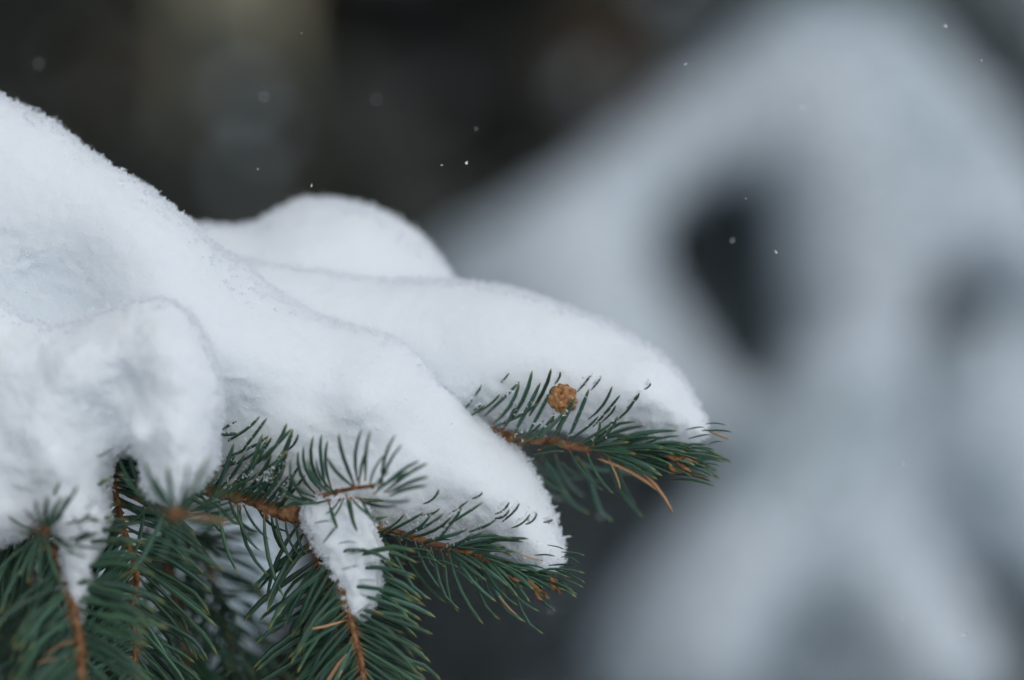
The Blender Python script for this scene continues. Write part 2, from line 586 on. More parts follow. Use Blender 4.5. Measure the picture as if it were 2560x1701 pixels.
# pale trunk among them
zz = np.linspace(-0.5, 7.0, 26)
tx = P(565, 0, 5.2).x
v, f = tube_np(np.stack([tx + 0.012 * zz + 0.01 * np.sin(zz * 2), 5.2 + 0.02 * np.cos(zz), zz], 1), 0.115 - 0.007 * zz, 16, 3, 0.05)
root = bpy.data.objects.new("bare_tree", None); C.objects.link(root); root.location = (tx, 5.2, -0.5)
tag(root, "pale olive barked tree trunk standing blurred among the dark spruces", "tree")
v[:, 0] -= tx; v[:, 1] -= 5.2; v[:, 2] += 0.5
link("trunk", mesh_np("trunk", v, f), M_OLIVE, root)
for k in range(9):
    a = k * 2.4; h0 = 3.3 + 0.4 * k; L = 1.5 - 0.1 * k
    tt = np.linspace(0, 1, 7)
    v, f = tube_np(np.stack([tt * L * math.cos(a), tt * L * math.sin(a), h0 + tt * L * 0.8], 1), 0.03 * (1 - 0.85 * tt), 7, k, 0.1)
    link("limb", mesh_np("limb", v, f), M_OLIVE, root)


def shrub(px, py, Y, rx, rz, label, seed, n, fol=None):
    g = np.random.default_rng(seed)
    root = bpy.data.objects.new("evergreen_shrub", None); C.objects.link(root)
    c0 = P(px, py, Y); root.location = (c0.x, Y, -0.3)
    tag(root, label, "shrub", "low shrubs under the spruces")
    top = c0.z + 0.3
    d = g.normal(size=(n, 3)); d /= np.linalg.norm(d, axis=1, keepdims=True)
    rr = g.random(n) ** 0.4
    c = d * rr[:, None] * np.array([rx, rx, 1.0])
    c[:, 2] = (c[:, 2] * 0.5 + 0.5) * top * (1 + 0.12 * np.sin(c[:, 0] * 20 + seed))
    e = np.cross(d, g.normal(size=(n, 3))); e /= np.linalg.norm(e, axis=1, keepdims=True)
    l = 0.055 * g.uniform(0.6, 1.5, n)[:, None]
    q = np.stack([c, c + d * l * 0.6 - e * l * 0.35, c + d * l * 1.3, c + d * l * 0.6 + e * l * 0.35], 1)
    link("crown", mesh_np("crown", q.reshape(-1, 3), (np.arange(n) * 4)[:, None] + np.arange(4)[None], False), fol or M_FOL, root)
    for k in range(5):
        a = k * 1.3 + seed; tt = np.linspace(0, 1, 6)
        v, f = tube_np(np.stack([tt * rx * 0.6 * math.cos(a), tt * rx * 0.6 * math.sin(a), tt * top * 0.9], 1), 0.012 * (1 - 0.8 * tt), 6, k, 0.1)
        link("stem", mesh_np("stem", v, f), M_TRUNK, root)


shrub(640, 330, 4.7, 0.42, 0, "low dark shrub in front of the pale olive trunk", 21, 9000)
shrub(1000, 520, 5.0, 0.40, 0, "low dark shrub behind the snow hump", 22, 9000)
shrub(150, 450, 5.6, 0.6, 0, "low dark shrub behind the big snow mound", 23, 9000)
shrub(1500, 1000, 4.6, 0.5, 0, "low dark shrub below the snow laden tree's left bough", 24, 12000, M_FROST)


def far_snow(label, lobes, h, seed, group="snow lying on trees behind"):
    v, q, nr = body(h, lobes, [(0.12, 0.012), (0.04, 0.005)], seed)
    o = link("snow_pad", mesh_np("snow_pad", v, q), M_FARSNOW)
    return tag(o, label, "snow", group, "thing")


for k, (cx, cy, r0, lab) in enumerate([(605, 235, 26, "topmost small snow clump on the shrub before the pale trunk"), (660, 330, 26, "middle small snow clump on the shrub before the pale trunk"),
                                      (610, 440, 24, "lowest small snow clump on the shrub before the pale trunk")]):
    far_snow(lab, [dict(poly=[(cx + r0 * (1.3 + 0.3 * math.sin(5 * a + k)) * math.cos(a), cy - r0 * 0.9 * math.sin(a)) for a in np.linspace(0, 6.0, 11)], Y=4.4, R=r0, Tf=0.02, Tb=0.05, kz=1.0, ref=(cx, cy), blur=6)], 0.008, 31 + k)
# the tree that the near branches grow on, added unseen beside the view to shade their left
spruce(-1.15, 1.0, 4.2, 1.25, "spruce that carries the near branches, added out of view to shade them", 170, 110, 700, 0.09, 0.03,
       clear=lambda c: (c[:, 0] < -0.32) | ((c[:, 2] > 1.80) & (c[:, 0] < 0.05)))

# the snow laden tree to the right
SY = 2.55
tree = spruce(P(2200, 0, 1).x * (SY + 0.5), SY + 0.55, 2.25, 0.62, "young spruce bowed under heavy snow, large and blurred at the right", 140, 90, 420, 0.05, 0.02, fol=M_FROST)
del tree["group"]
for (px, py, Y, rx, rz, nq, sd_) in ((1890, 510, SY + 0.12, 0.05, 0.07, 700, 62), (1800, 660, SY + 0.16, 0.06, 0.08, 500, 63)):
    g = np.random.default_rng(sd_)                       # frosted sprays seen through the gaps in the snow
    c = np.array(P(px, py, Y)) - np.array(tree.location) + g.normal(0, 0.5, (nq, 3)) * np.array([rx, 0.08, rz])
    d = g.normal(size=(nq, 3)) + np.array([0.3, -0.4, -0.5]); d /= np.linalg.norm(d, axis=1, keepdims=True)
    e = np.cross(d, g.normal(size=(nq, 3))); e /= np.linalg.norm(e, axis=1, keepdims=True)
    l = 0.018 * g.uniform(0.7, 1.5, nq)[:, None]
    q = np.stack([c, c + d * l * 0.5 - e * l * 0.2, c + d * l * 1.4, c + d * l * 0.5 + e * l * 0.2], 1)
    link("bough", mesh_np("bough", q.reshape(-1, 3), (np.arange(nq) * 4)[:, None] + np.arange(4)[None], False), M_FROST, tree)["kind"] = "stuff"
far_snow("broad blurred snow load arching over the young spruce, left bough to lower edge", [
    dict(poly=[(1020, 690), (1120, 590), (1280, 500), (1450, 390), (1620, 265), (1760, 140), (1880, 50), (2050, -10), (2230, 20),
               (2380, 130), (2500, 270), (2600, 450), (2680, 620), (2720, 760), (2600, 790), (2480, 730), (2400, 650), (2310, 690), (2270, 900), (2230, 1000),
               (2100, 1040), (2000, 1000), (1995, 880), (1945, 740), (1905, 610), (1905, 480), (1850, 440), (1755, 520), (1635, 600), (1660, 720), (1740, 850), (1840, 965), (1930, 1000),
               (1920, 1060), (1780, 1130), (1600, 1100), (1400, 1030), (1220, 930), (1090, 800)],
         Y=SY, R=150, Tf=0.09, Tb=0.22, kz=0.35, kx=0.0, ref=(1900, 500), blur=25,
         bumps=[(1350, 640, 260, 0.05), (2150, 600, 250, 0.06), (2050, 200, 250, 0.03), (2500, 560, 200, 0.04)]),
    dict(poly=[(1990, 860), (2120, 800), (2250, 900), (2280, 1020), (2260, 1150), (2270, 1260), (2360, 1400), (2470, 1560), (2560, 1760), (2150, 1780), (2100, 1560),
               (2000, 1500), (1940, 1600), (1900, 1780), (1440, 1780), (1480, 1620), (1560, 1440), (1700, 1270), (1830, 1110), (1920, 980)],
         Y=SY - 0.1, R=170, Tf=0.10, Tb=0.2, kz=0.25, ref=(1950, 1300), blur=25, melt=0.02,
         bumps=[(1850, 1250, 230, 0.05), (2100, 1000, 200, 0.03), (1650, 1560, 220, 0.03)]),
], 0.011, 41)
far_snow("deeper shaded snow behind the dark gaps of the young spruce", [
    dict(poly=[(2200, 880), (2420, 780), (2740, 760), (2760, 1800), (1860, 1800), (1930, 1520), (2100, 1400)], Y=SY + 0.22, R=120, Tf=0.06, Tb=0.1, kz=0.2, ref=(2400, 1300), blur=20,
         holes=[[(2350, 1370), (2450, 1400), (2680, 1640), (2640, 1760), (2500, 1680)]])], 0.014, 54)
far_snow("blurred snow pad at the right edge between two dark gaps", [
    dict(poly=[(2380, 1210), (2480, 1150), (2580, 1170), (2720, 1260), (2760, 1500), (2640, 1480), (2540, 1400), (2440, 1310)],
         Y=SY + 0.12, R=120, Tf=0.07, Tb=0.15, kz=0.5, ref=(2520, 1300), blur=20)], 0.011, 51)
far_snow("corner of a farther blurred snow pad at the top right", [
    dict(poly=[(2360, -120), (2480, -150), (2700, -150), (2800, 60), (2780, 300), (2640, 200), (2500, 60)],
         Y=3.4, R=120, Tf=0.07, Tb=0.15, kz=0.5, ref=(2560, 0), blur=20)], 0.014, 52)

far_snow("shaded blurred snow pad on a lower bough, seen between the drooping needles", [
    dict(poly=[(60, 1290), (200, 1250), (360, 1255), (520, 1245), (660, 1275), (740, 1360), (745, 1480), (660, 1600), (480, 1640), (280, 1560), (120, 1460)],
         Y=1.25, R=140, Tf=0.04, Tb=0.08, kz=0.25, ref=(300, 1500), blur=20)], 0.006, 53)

# ------------------------------------------------------------------ needles and twigs
def make_needle(name, curve, scurve, width, mat):
    """slim four-sided needle along +X, one unit long, bending towards +Z"""
    ts = [0, 0.07, 0.25, 0.5, 0.74, 0.93, 1.0]
    rad = [0.5, 0.58, 0.92, 1.0, 0.95, 0.66, 0.08]
    verts, faces, uvs = [], [], []
    for t, r in zip(ts, rad):
        z = curve * 4 * t * (1 - t) * -1.0 + scurve * math.sin(2 * math.pi * t)
        y = 0.0
        for k in range(4):
            a = math.pi / 2 * k + 0.5
            verts.append((t, y + math.cos(a) * r * width, z + math.sin(a) * r * width * 0.85))
    n = len(ts)
    for i in range(n - 1):
        for k in range(4):
            k2 = (k + 1) % 4
            faces.append((i * 4 + k, i * 4 + k2, (i + 1) * 4 + k2, (i + 1) * 4 + k))
            u0, u1 = ts[i], ts[i + 1]
            uvs += [(u0, k / 4), (u0, (k + 1) / 4), (u1, (k + 1) / 4), (u1, k / 4)]
    me = bpy.data.meshes.new(name)
    me.from_pydata(verts, [], faces)
    uvl = me.uv_layers.new(name="UVMap")
    for i, c in enumerate(uvs):
        uvl.data[i].uv = c
    for p in me.polygons:
        p.use_smooth = True
    me.materials.append(mat)
    return me


CURVES = [(0.01, 0), (0.04, 0.008), (0.075, 0), (0.12, 0), (0.05, 0.04), (0.10, 0.035), (0.24, 0)]
NEEDLES = [make_needle("needle", c, s, 0.040, M_NEEDLE) for c, s in CURVES]
DRY = [make_needle("dry_needle", c, s, 0.033, M_DRY) for c, s in CURVES[:4]]


class Twig:
    def __init__(self, branch, pts, rad_px, seed):
        """pts: (px, py, Y)"""
        self.parent = branch
        w = [P(*p) for p in pts]
        # Catmull-Rom
        ext = [w[0] * 2 - w[1]] + w + [w[-1] * 2 - w[-2]]
        out, rr = [], []
        for i in range(1, len(ext) - 2):
            p0, p1, p2, p3 = ext[i - 1:i + 3]
            for s in range(8):
                t = s / 8
                out.append(0.5 * ((2 * p1) + (p2 - p0) * t + (2 * p0 - 5 * p1 + 4 * p2 - p3) * t * t + (3 * p1 - p0 - 3 * p2 + p3) * t ** 3))
        out.append(ext[-2])
        self.c = np.array([list(o) for o in out])
        n = len(out)
        self.r = np.interp(np.linspace(0, 1, n), np.linspace(0, 1, len(rad_px)), rad_px) * 0.62 * K
        v, f = tube_np(self.c, self.r * 0.85, 9, seed, 0.16)
        tri = np.concatenate([f[:, [0, 1, 2]], f[:, [0, 2, 3]]])
        self.parts_v, self.parts_f, self.nv = [v], [tri], len(v)
        self.rnd = random.Random(seed)
        self.obj = bpy.data.objects.new("twig", None)
        self.pend = []
        d = np.linalg.norm(np.diff(self.c, axis=0), axis=1)
        self.s = np.concatenate([[0], np.cumsum(d)])
        # leaf cushions all along
        for k in range(int(self.s[-1] / 0.0011)):
            t = self.rnd.random(); c, tg, e1, e2, r = self.frame(t)
            a = self.rnd.uniform(0, 2 * math.pi)
            out_d = (e1 * math.cos(a) + e2 * math.sin(a)) * 0.7 + tg * 0.8
            self.peg(c + (e1 * math.cos(a) + e2 * math.sin(a)) * r * 0.65, out_d.normalized(), r * self.rnd.uniform(0.7, 1.15), r * 0.42)

    def frame(self, t):
        s = t * self.s[-1]
        i = int(min(max(np.searchsorted(self.s, s) - 1, 0), len(self.s) - 2))
        u = (s - self.s[i]) / max(self.s[i + 1] - self.s[i], 1e-9)
        c = Vector(self.c[i] * (1 - u) + self.c[i + 1] * u)
        tg = Vector(self.c[i + 1] - self.c[i]).normalized()
        # e1 lies in the picture's plane across the twig, e2 points roughly towards the viewer
        view = Vector((0, -1, 0))
        e1 = tg.cross(view)
        e1 = e1.normalized() if e1.length > 0.05 else Vector((0, 0, 1))
        e2 = e1.cross(tg).normalized()
        if e2.y > 0:
            e2 = -e2
        return c, tg, e1, e2, float(self.r[i] * (1 - u) + self.r[i + 1] * u)

    def peg(self, p, d, L, w):
        a = d.orthogonal().normalized(); bb = d.cross(a)
        base = [p + a * w, p + bb * w, p - a * w, p - bb * w]
        top = [p + d * L + (q - p) * 0.45 for q in base]
        v = np.array([list(q) for q in base + top])
        f = np.array([[0, 1, 5], [0, 5, 4], [1, 2, 6], [1, 6, 5], [2, 3, 7], [2, 7, 6], [3, 0, 4], [3, 4, 7], [4, 5, 6], [4, 6, 7]]) + self.nv
        self.parts_v.append(v); self.parts_f.append(f); self.nv += 8

    def put(self, base, tip, bend, kind, dry=False, crumbs=None):
        d = tip - base
        L = d.length
        x = d / L
        z = bend - x * bend.dot(x)
        z = z.normalized() if z.length > 1e-6 else x.orthogonal().normalized()
        y = z.cross(x)
        m = Matrix.Identity(4)
        for i in range(3):
            m[i][0], m[i][1], m[i][2], m[i][3] = x[i] * L, y[i] * L, z[i] * L, base[i]
        fat = min(1.35, max(0.8, 0.019 / L))
        for i in range(3):
            m[i][1] *= fat
        self.pend.append(((DRY if dry else NEEDLES)[kind], m, dry))
        if crumbs:
            key, n, lo, hi = crumbs
            t = np.random.default_rng(len(self.pend)).uniform(lo, hi, n)
            p = np.array(base)[None] + np.array(d)[None] * t[:, None] + np.array([[0, -0.0003, 0.0004]]) + rng.normal(0, 0.00045, (n, 3))
            EXTRA.setdefault(key, []).append(p)

    def hand(self, zoom, rows, dy=-0.004, bend=None, dry=False, crumbs=None, base_y=0.0, kinds=(0, 0, 1, 1, 2)):
        """rows: base and tip as seen in an enlarged region (scale, x offset, y offset)"""
        sc, ox, oy = zoom
        for row in rows:
            x0, y0, x1, y1 = row[:4]
            opt = row[4] if len(row) > 4 else {}
            px0, py0, px1, py1 = x0 / sc + ox, y0 / sc + oy, x1 / sc + ox, y1 / sc + oy
            # distance of the nearest point of the twig
            q = np.stack([self.c[:, 0] / (self.c[:, 1] * K) + 1280, (CAM_Z - self.c[:, 2]) / (self.c[:, 1] * K) + 850.5], 1)
            i = int(np.argmin((q[:, 0] - px0) ** 2 + (q[:, 1] - py0) ** 2))
            Y = float(self.c[i, 1]) + base_y + opt.get('by', 0) - self.r[i] * 0.5
            jit = self.rnd.uniform(-0.0015, 0.0015)
            b0, t0 = P(px0, py0, Y), P(px1, py1, Y + opt.get('dy', dy) + jit)
            bd = opt.get('bend', bend) or Vector((0.5, 0, -0.9))
            kind = opt.get('k', self.rnd.choice(kinds))
            cr = opt.get('cr', crumbs)
            self.put(b0, t0, Vector(bd), kind, opt.get('dry', dry), cr)
            tw = Vector(self.c[i])
            if (b0 - tw).length < 0.004:
                self.peg(b0 - (t0 - b0).normalized() * 0.0006, (t0 - b0).normalized(), 0.0013, 0.00042)

    def grow(self, n, t0=0.03, t1=1.0, L=(0.015, 0.021), ang=(68, 26), azim=None, droop=0.25, dry=0.012, fwd=1.0, crumbs=None):
        R = self.rnd
        for k in range(n):
            t = t0 + (t1 - t0) * (k + R.random()) / n
            c, tg, e1, e2, r = self.frame(t)
            if azim is None:
                a = R.uniform(0, 2 * math.pi)
                if math.sin(a) < 0 and R.random() < 0.45:       # fewer on the far side
                    a = -a
            else:
                a = math.radians(R.choice(azim) + R.uniform(-28, 28))
            rad = e1 * math.cos(a) + e2 * math.sin(a)
            al = math.radians(ang[0] + (ang[1] - ang[0]) * t ** 1.5 + R.uniform(-15, 15))
            d = (tg * math.cos(al) + rad * math.sin(al) + Vector((0, 0, -droop * R.uniform(0.2, 1.2)))).normalized()
            ln = R.uniform(*L) * (1.0 if t < 0.9 else 0.85)
            b0 = c + rad * r * 0.7
            self.put(b0, b0 + d * ln, tg * fwd + Vector((0, 0, -0.5)), R.choice((0, 1, 2, 2, 3, 4)) if R.random() > dry else R.choice((0, 1, 2)), False, crumbs)
            if R.random() < dry:
                me, mm, _ = self.pend[-1]
                self.pend[-1] = (R.choice(DRY), mm, True)
            self.peg(b0, d, 0.0012, r * 0.36)

    def finish(self):
        self.obj = link("twig", mesh_np("twig", np.concatenate(self.parts_v), np.concatenate(self.parts_f)), M_BARK, self.parent)
        for me, m, dry in self.pend:
            o = bpy.data.objects.new("needle", me)
            o.matrix_basis = m
            if dry:
                o["label"] = "dry tan needle"
            C.objects.link(o)
            o.parent = self.obj
        return self.obj


def branch(label):
    o = bpy.data.objects.new("spruce_branch", None)
    C.objects.link(o)
    return tag(o, label, "branch", "spruce branches under snow")


Z6 = (2.95, 1100, 850)
Z5 = (3.137, 900, 1100)
Z4 = (2.237, 500, 1000)
UP = Vector((-0.6, 0, 0.5))
DN = Vector((0.6, 0, -0.6))

# ---- rear branch with the round bud
br = branch("rear spruce branch tip with a round brown bud among its green needles")
t1 = Twig(br, [(500, 760, 0.90), (820, 900, 0.86), (1080, 1030, 0.83), (1250, 1085, 0.817), (1303, 1101, 0.815), (1371, 1101, 0.815), (1439, 1118, 0.814), (1507, 1121, 0.813),
               (1575, 1125, 0.812), (1642, 1138, 0.812), (1705, 1150, 0.812)], [34, 30, 26, 20, 15, 15, 15, 15, 14, 12, 7], 11)
CR1 = ("rear", 26, 0.1, 0.95)
t1.hand(Z6, [
    (200, 440, 305, 330), (240, 520, 305, 480), (270, 540, 440, 400), (330, 560, 590, 305), (470, 640, 680, 225), (390, 620, 585, 320), (545, 690, 740, 315),
    (660, 560, 820, 210), (440, 325, 510, 245), (650, 690, 835, 340), (380, 650, 725, 462), (845, 330, 887, 235), (510, 745, 770, 590, {'dy': -0.008}), (580, 770, 830, 565, {'dy': -0.009}),
    (700, 750, 925, 525, {'dy': -0.018}), (820, 740, 995, 425, {'dy': -0.018}), (940, 740, 1100, 360), (1010, 385, 1112, 262), (1115, 370, 1187, 280), (1095, 585, 1270, 340), (1130, 640, 1330, 405),
    (1190, 610, 1295, 483), (1270, 610, 1450, 405), (1505, 365, 1552, 320), (930, 750, 1170, 560, {'dy': -0.008}), (1010, 770, 1315, 565, {'dy': -0.008}), (1200, 740, 1305, 565),
    (1130, 770, 1180, 600), (470, 660, 560, 480), (870, 700, 930, 520), (760, 720, 840, 540), (1380, 500, 1470, 390), (35, 330, 100, 308), (120, 560, 240, 430), (150, 620, 330, 480)],
        bend=UP, crumbs=CR1, dy=-0.009, base_y=-0.003)
t1.hand(Z6, [
    (1290, 775, 1560, 715), (1350, 730, 1750, 672), (1430, 790, 1815, 762), (740, 810, 930, 775), (690, 850, 915, 822), (1500, 830, 1930, 825), (1520, 840, 2070, 875),
    (1370, 840, 1720, 932), (1810, 665, 1950, 645), (1960, 620, 2110, 630), (1830, 730, 2000, 700), (1930, 670, 2155, 680), (1980, 770, 2085, 750), (1830, 800, 2030, 812),
    (1600, 860, 2100, 905), (1860, 925, 2070, 930), (1560, 920, 1950, 1000), (1700, 1000, 2005, 1050), (1700, 1040, 2030, 1085), (1650, 970, 2000, 1020), (1760, 800, 2030, 830),
    (1450, 880, 1800, 960), (1480, 900, 1860, 1010), (1560, 860, 1900, 880), (1640, 780, 1860, 800)], bend=Vector((0, 0, -1)), dy=-0.004, kinds=(1, 2, 2))
t1.hand(Z6, [
    (960, 820, 1200, 1110), (1090, 840, 1280, 1135), (740, 860, 1105, 1280, {'dy': 0.014, 'by': 0.012}), (1040, 900, 1280, 1340, {'dy': 0.014, 'by': 0.014}),
    (1240, 860, 1500, 1310, {'dy': 0.014, 'by': 0.012}), (630, 820, 940, 1130, {'dy': 0.008, 'by': 0.005}), (640, 900, 712, 880), (900, 900, 1180, 1045, {'dy': 0.016, 'by': 0.01}),
    (850, 840, 1060, 1150, {'dy': 0.018, 'by': 0.014}), (640, 790, 770, 870, {'by': 0.008}), (1300, 880, 1450, 1220, {'by': 0.012, 'dy': 0.012}), (1180, 860, 1600, 960, {'by': 0.01, 'dy': 0.02}),
    (1000, 860, 1420, 930, {'by': 0.012, 'dy': 0.02}), (700, 880, 1050, 1010, {'by': 0.012, 'dy': 0.022}), (760, 830, 900, 1080, {'by': 0.01, 'dy': 0.01}), (680, 1050, 920, 1170, {'by': 0.02, 'dy': 0.025})],
        bend=Vector((0.7, 0, 0.6)), dy=0.002, kinds=(2, 3, 4))
t1.grow(46, 0.84, 1.0, L=(0.013, 0.019), ang=(45, 14), droop=0.05, dry=0.03)
t1.hand(Z6, [(1240, 870, 1330, 1105), (1170, 880, 1630, 1130), (1400, 900, 1720, 1285), (930, 785, 1000, 766), (1950, 660, 2130, 730), (1700, 950, 1990, 1010)], bend=Vector((-0.5, 0, 0.2)), dy=-0.003, dry=True, kinds=(1, 2))
t1.finish()
NEAR += list(t1.c[24::3])
# small scales at the tip
def bud_scale(par, p0, p1, Y, w, seed):
    g = np.random.default_rng(seed)
    a, b2 = P(*p0, Y), P(*p1, Y - 0.002)
    tt = np.linspace(0, 1, 6)
    ctr = np.array(a)[None] * (1 - tt[:, None]) + np.array(b2)[None] * tt[:, None]
    d = np.array(b2 - a); n1 = np.cross(d, [0, 1, 0]); n1 /= np.linalg.norm(n1)
    ctr += (np.sin(tt * 3.0) * 0.2 * np.linalg.norm(d))[:, None] * n1[None] * g.uniform(-1, 1)
    wd = w * np.sin(tt * 2.7 + 0.3)
    v = np.stack([ctr - n1 * wd[:, None], ctr + np.array([0, -1, 0]) * (wd * 0.3)[:, None], ctr + n1 * wd[:, None], ctr + np.array([0, 1, 0]) * (wd * 0.15)[:, None]], 1)
    v += g.normal(0, w * 0.12, v.shape)
    i = np.arange(5)[:, None] * 4 + np.arange(4)[None]; j = np.arange(5)[:, None] * 4 + (np.arange(4)[None] + 1) % 4
    f = np.stack([i, j, j + 4, i + 4], -1).reshape(-1, 4)
    link("bud_scale", mesh_np("bud_scale", v.reshape(-1, 3), f), M_BARK, par)


for k, (a, bq) in enumerate([((1690, 1150), (1740, 1158)), ((1690, 1155), (1728, 1180)), ((1660, 1140), (1715, 1142)), ((1670, 1160), (1700, 1178))]):
    bud_scale(br, a, bq, 0.808, 0.0008, k)


# round knobbly bud
def round_bud(par, c, r, seed):
    g = np.random.default_rng(seed)
    n1, n2 = 84, 56
    th = np.linspace(0.02, math.pi - 0.02, n2); ph = np.arange(n1) / n1 * 2 * math.pi
    T, Ph = np.meshgrid(th, ph, indexing='ij')
    d = np.stack([np.sin(T) * np.cos(Ph), np.sin(T) * np.sin(Ph), np.cos(T)], -1).reshape(-1, 3)
    k = 70
    i = np.arange(k) + 0.5
    fi = np.arccos(1 - 2 * i / k); ga = math.pi * (1 + 5 ** 0.5) * i
    cen = np.stack([np.sin(fi) * np.cos(ga), np.sin(fi) * np.sin(ga), np.cos(fi)], 1) + g.normal(0, 0.06, (k, 3))
    cen /= np.linalg.norm(cen, axis=1, keepdims=True)
    dist = np.arccos(np.clip(d @ cen.T, -1, 1))
    s = np.sort(dist, axis=1)
    rad = 0.70 + 0.27 * np.clip(1 - (s[:, 0] / 0.27) ** 2, 0, 1) ** 0.6 * g.uniform(0.55, 1.1, k)[np.argmin(dist, axis=1)] + g.normal(0, 0.012, len(d))
    hole = np.array([-0.2, -0.86, 0.46]); hole /= np.linalg.norm(hole)
    rad -= 0.45 * np.exp(-(np.arccos(np.clip(d @ hole, -1, 1)) / 0.17) ** 2)
    rad += 0.16 * vnoise((d * 1.0).astype(np.float32), 0.6, 77)
    v = d * rad[:, None] * r * np.array([1.0, 0.95, 1.02]) + np.array(c)
    a = np.arange(n2 - 1)[:, None] * n1 + np.arange(n1)[None]; bb = np.arange(n2 - 1)[:, None] * n1 + (np.arange(n1)[None] + 1) % n1
    f = np.stack([a, a + n1, bb + n1, bb], -1).reshape(-1, 4)
    o = link("round_bud", mesh_np("round_bud", v, f), M_BUD, par)
    o["label"] = "round knobbly orange brown bud"
    pts = [np.array(c) + np.array([0, 0.002, 0]), np.array(c) + np.array([0.0008, 0.010, -0.0005]), np.array(c) + np.array([0.004, 0.022, -0.004])]
    v, f = tube_np(pts, [0.0014, 0.0011, 0.0012], 7)
    link("stalk", mesh_np("stalk", v, f), M_BARK, o)


round_bud(br, P(1408, 996, 0.800), 40 * 0.806 * K, 5)

# ---- front branch
br = branch("front spruce branch with knotty orange bark, its tip poking from the white snow lobe")
t2 = Twig(br, [(150, 1080, 0.85), (380, 1180, 0.82), (558, 1236, 0.803), (607, 1241, 0.801), (643, 1255, 0.80), (692, 1277, 0.799), (740, 1290, 0.799), (800, 1305, 0.803), (880, 1310, 0.804), (948, 1323, 0.803), (992, 1330, 0.802),
               (1043, 1345, 0.80), (1107, 1365, 0.80), (1171, 1380, 0.80), (1219, 1396, 0.80), (1267, 1419, 0.799), (1298, 1431, 0.799), (1330, 1447, 0.799)],
          [28, 24, 22, 24, 27, 27, 31, 16, 13, 13, 12, 12, 12, 12, 12, 11, 9, 5], 12)
CR2 = ("big", 26, 0.1, 0.95)
t2.hand(Z5, [
    (110, 735, 350, 580), (200, 730, 500, 570), (330, 745, 555, 585), (300, 770, 655, 580), (420, 760, 720, 600), (480, 590, 625, 535), (700, 580, 850, 478),
    (640, 690, 965, 490), (620, 760, 800, 520), (860, 720, 1070, 620), (1060, 615, 1170, 545), (1190, 690, 1335, 580), (1300, 660, 1385, 575), (1440, 645, 1512, 630),
    (500, 790, 850, 695), (640, 860, 980, 715), (700, 860, 870, 745), (1060, 580, 1170, 485), (1120, 640, 1250, 495), (880, 460, 960, 410), (500, 500, 620, 385), (560, 800, 700, 660)],
        bend=UP, crumbs=CR2, dy=-0.009, base_y=-0.002)
t2.hand(Z5, [
    (880, 830, 1190, 770), (720, 855, 1285, 802), (490, 830, 720, 785), (850, 905, 1240, 885), (1370, 905, 1530, 915), (1470, 825, 1600, 860), (1180, 970, 1460, 1015),
    (1580, 880, 1760, 910), (1580, 920, 1710, 960), (1480, 985, 1705, 990), (1400, 1030, 1765, 1050), (1500, 1010, 1770, 1125), (1200, 1030, 1680, 1190), (1100, 980, 1370, 1130),
    (1440, 1090, 1755, 1160), (1180, 1090, 1440, 1230), (160, 865, 370, 835), (270, 880, 560, 875), (400, 915, 600, 950), (580, 950, 770, 1000), (820, 960, 980, 1020),
    (740, 1020, 885, 1130), (1020, 1010, 1280, 1165), (1250, 1060, 1560, 1110), (1300, 1040, 1640, 1080), (120, 730, 330, 800), (150, 760, 420, 800)], bend=Vector((0, 0, -1)), dy=-0.005, kinds=(1, 2, 2))
t2.hand(Z5, [
    (150, 740, 560, 1255), (300, 780, 675, 1280, {'dy': 0.004}), (200, 740, 330, 1040), (370, 770, 380, 870), (430, 790, 680, 1215), (480, 800, 675, 1000), (560, 860, 785, 1330), (635, 870, 775, 1355),
    (700, 880, 970, 1450), (820, 920, 1100, 1415), (750, 890, 1070, 1270), (910, 940, 1300, 1430), (1180, 1100, 1445, 1525), (1100, 1000, 1405, 1345), (960, 970, 1060, 1260, {'dy': 0.006}),
    (250, 760, 470, 960, {'dy': 0.008}), (600, 860, 800, 1000, {'dy': 0.008}), (690, 900, 1030, 1060, {'dy': 0.006}), (860, 940, 1140, 1180, {'dy': 0.006}), (520, 840, 620, 1010, {'dy': 0.008}), (1020, 990, 1240, 1300)],
        bend=Vector((0.7, 0, 0.6)), dy=-0.003, kinds=(2, 3, 4, 5))
t2.grow(44, 0.84, 1.0, L=(0.012, 0.018), ang=(45, 18), droop=0.05, dry=0.02)
t2.hand(Z5, [(1240, 890, 1440, 945), (1050, 1170, 1240, 1380), (1170, 1060, 1270, 1110)], dry=True, bend=Vector((0, 0, 1)), kinds=(1, 2))
t2.hand(Z4, [
    (60, 190, 205, 120), (140, 240, 335, 90), (230, 290, 375, 100), (150, 320, 385, 200), (290, 380, 515, 160), (110, 370, 320, 280), (345, 300, 400, 210), (360, 340, 485, 130), (320, 420, 480, 285),
    (400, 500, 480, 350), (240, 500, 415, 400), (270, 570, 410, 420), (150, 480, 330, 400), (80, 190, 215, 190), (470, 290, 550, 190), (300, 540, 470, 300), (350, 560, 470, 380), (430, 600, 520, 420)],
        bend=UP, crumbs=CR2, dy=-0.010, base_y=-0.003)
t2.hand(Z4, [(150, 530, 300, 330), (180, 535, 330, 300), (210, 540, 420, 395), (240, 545, 400, 300), (260, 550, 450, 330), (280, 560, 470, 280), (300, 565, 520, 165), (320, 570, 490, 290), (340, 580, 480, 350), (370, 590, 540, 400),
             (400, 600, 560, 360), (430, 615, 590, 420), (450, 620, 520, 430), (120, 520, 260, 380), (100, 515, 250, 300), (220, 540, 350, 190), (360, 590, 500, 420), (170, 535, 380, 205), (60, 520, 200, 300), (90, 520, 190, 240)],
        bend=UP, crumbs=("big", 10, 0.2, 0.9), dy=-0.008, base_y=-0.002, kinds=(0, 0, 1))
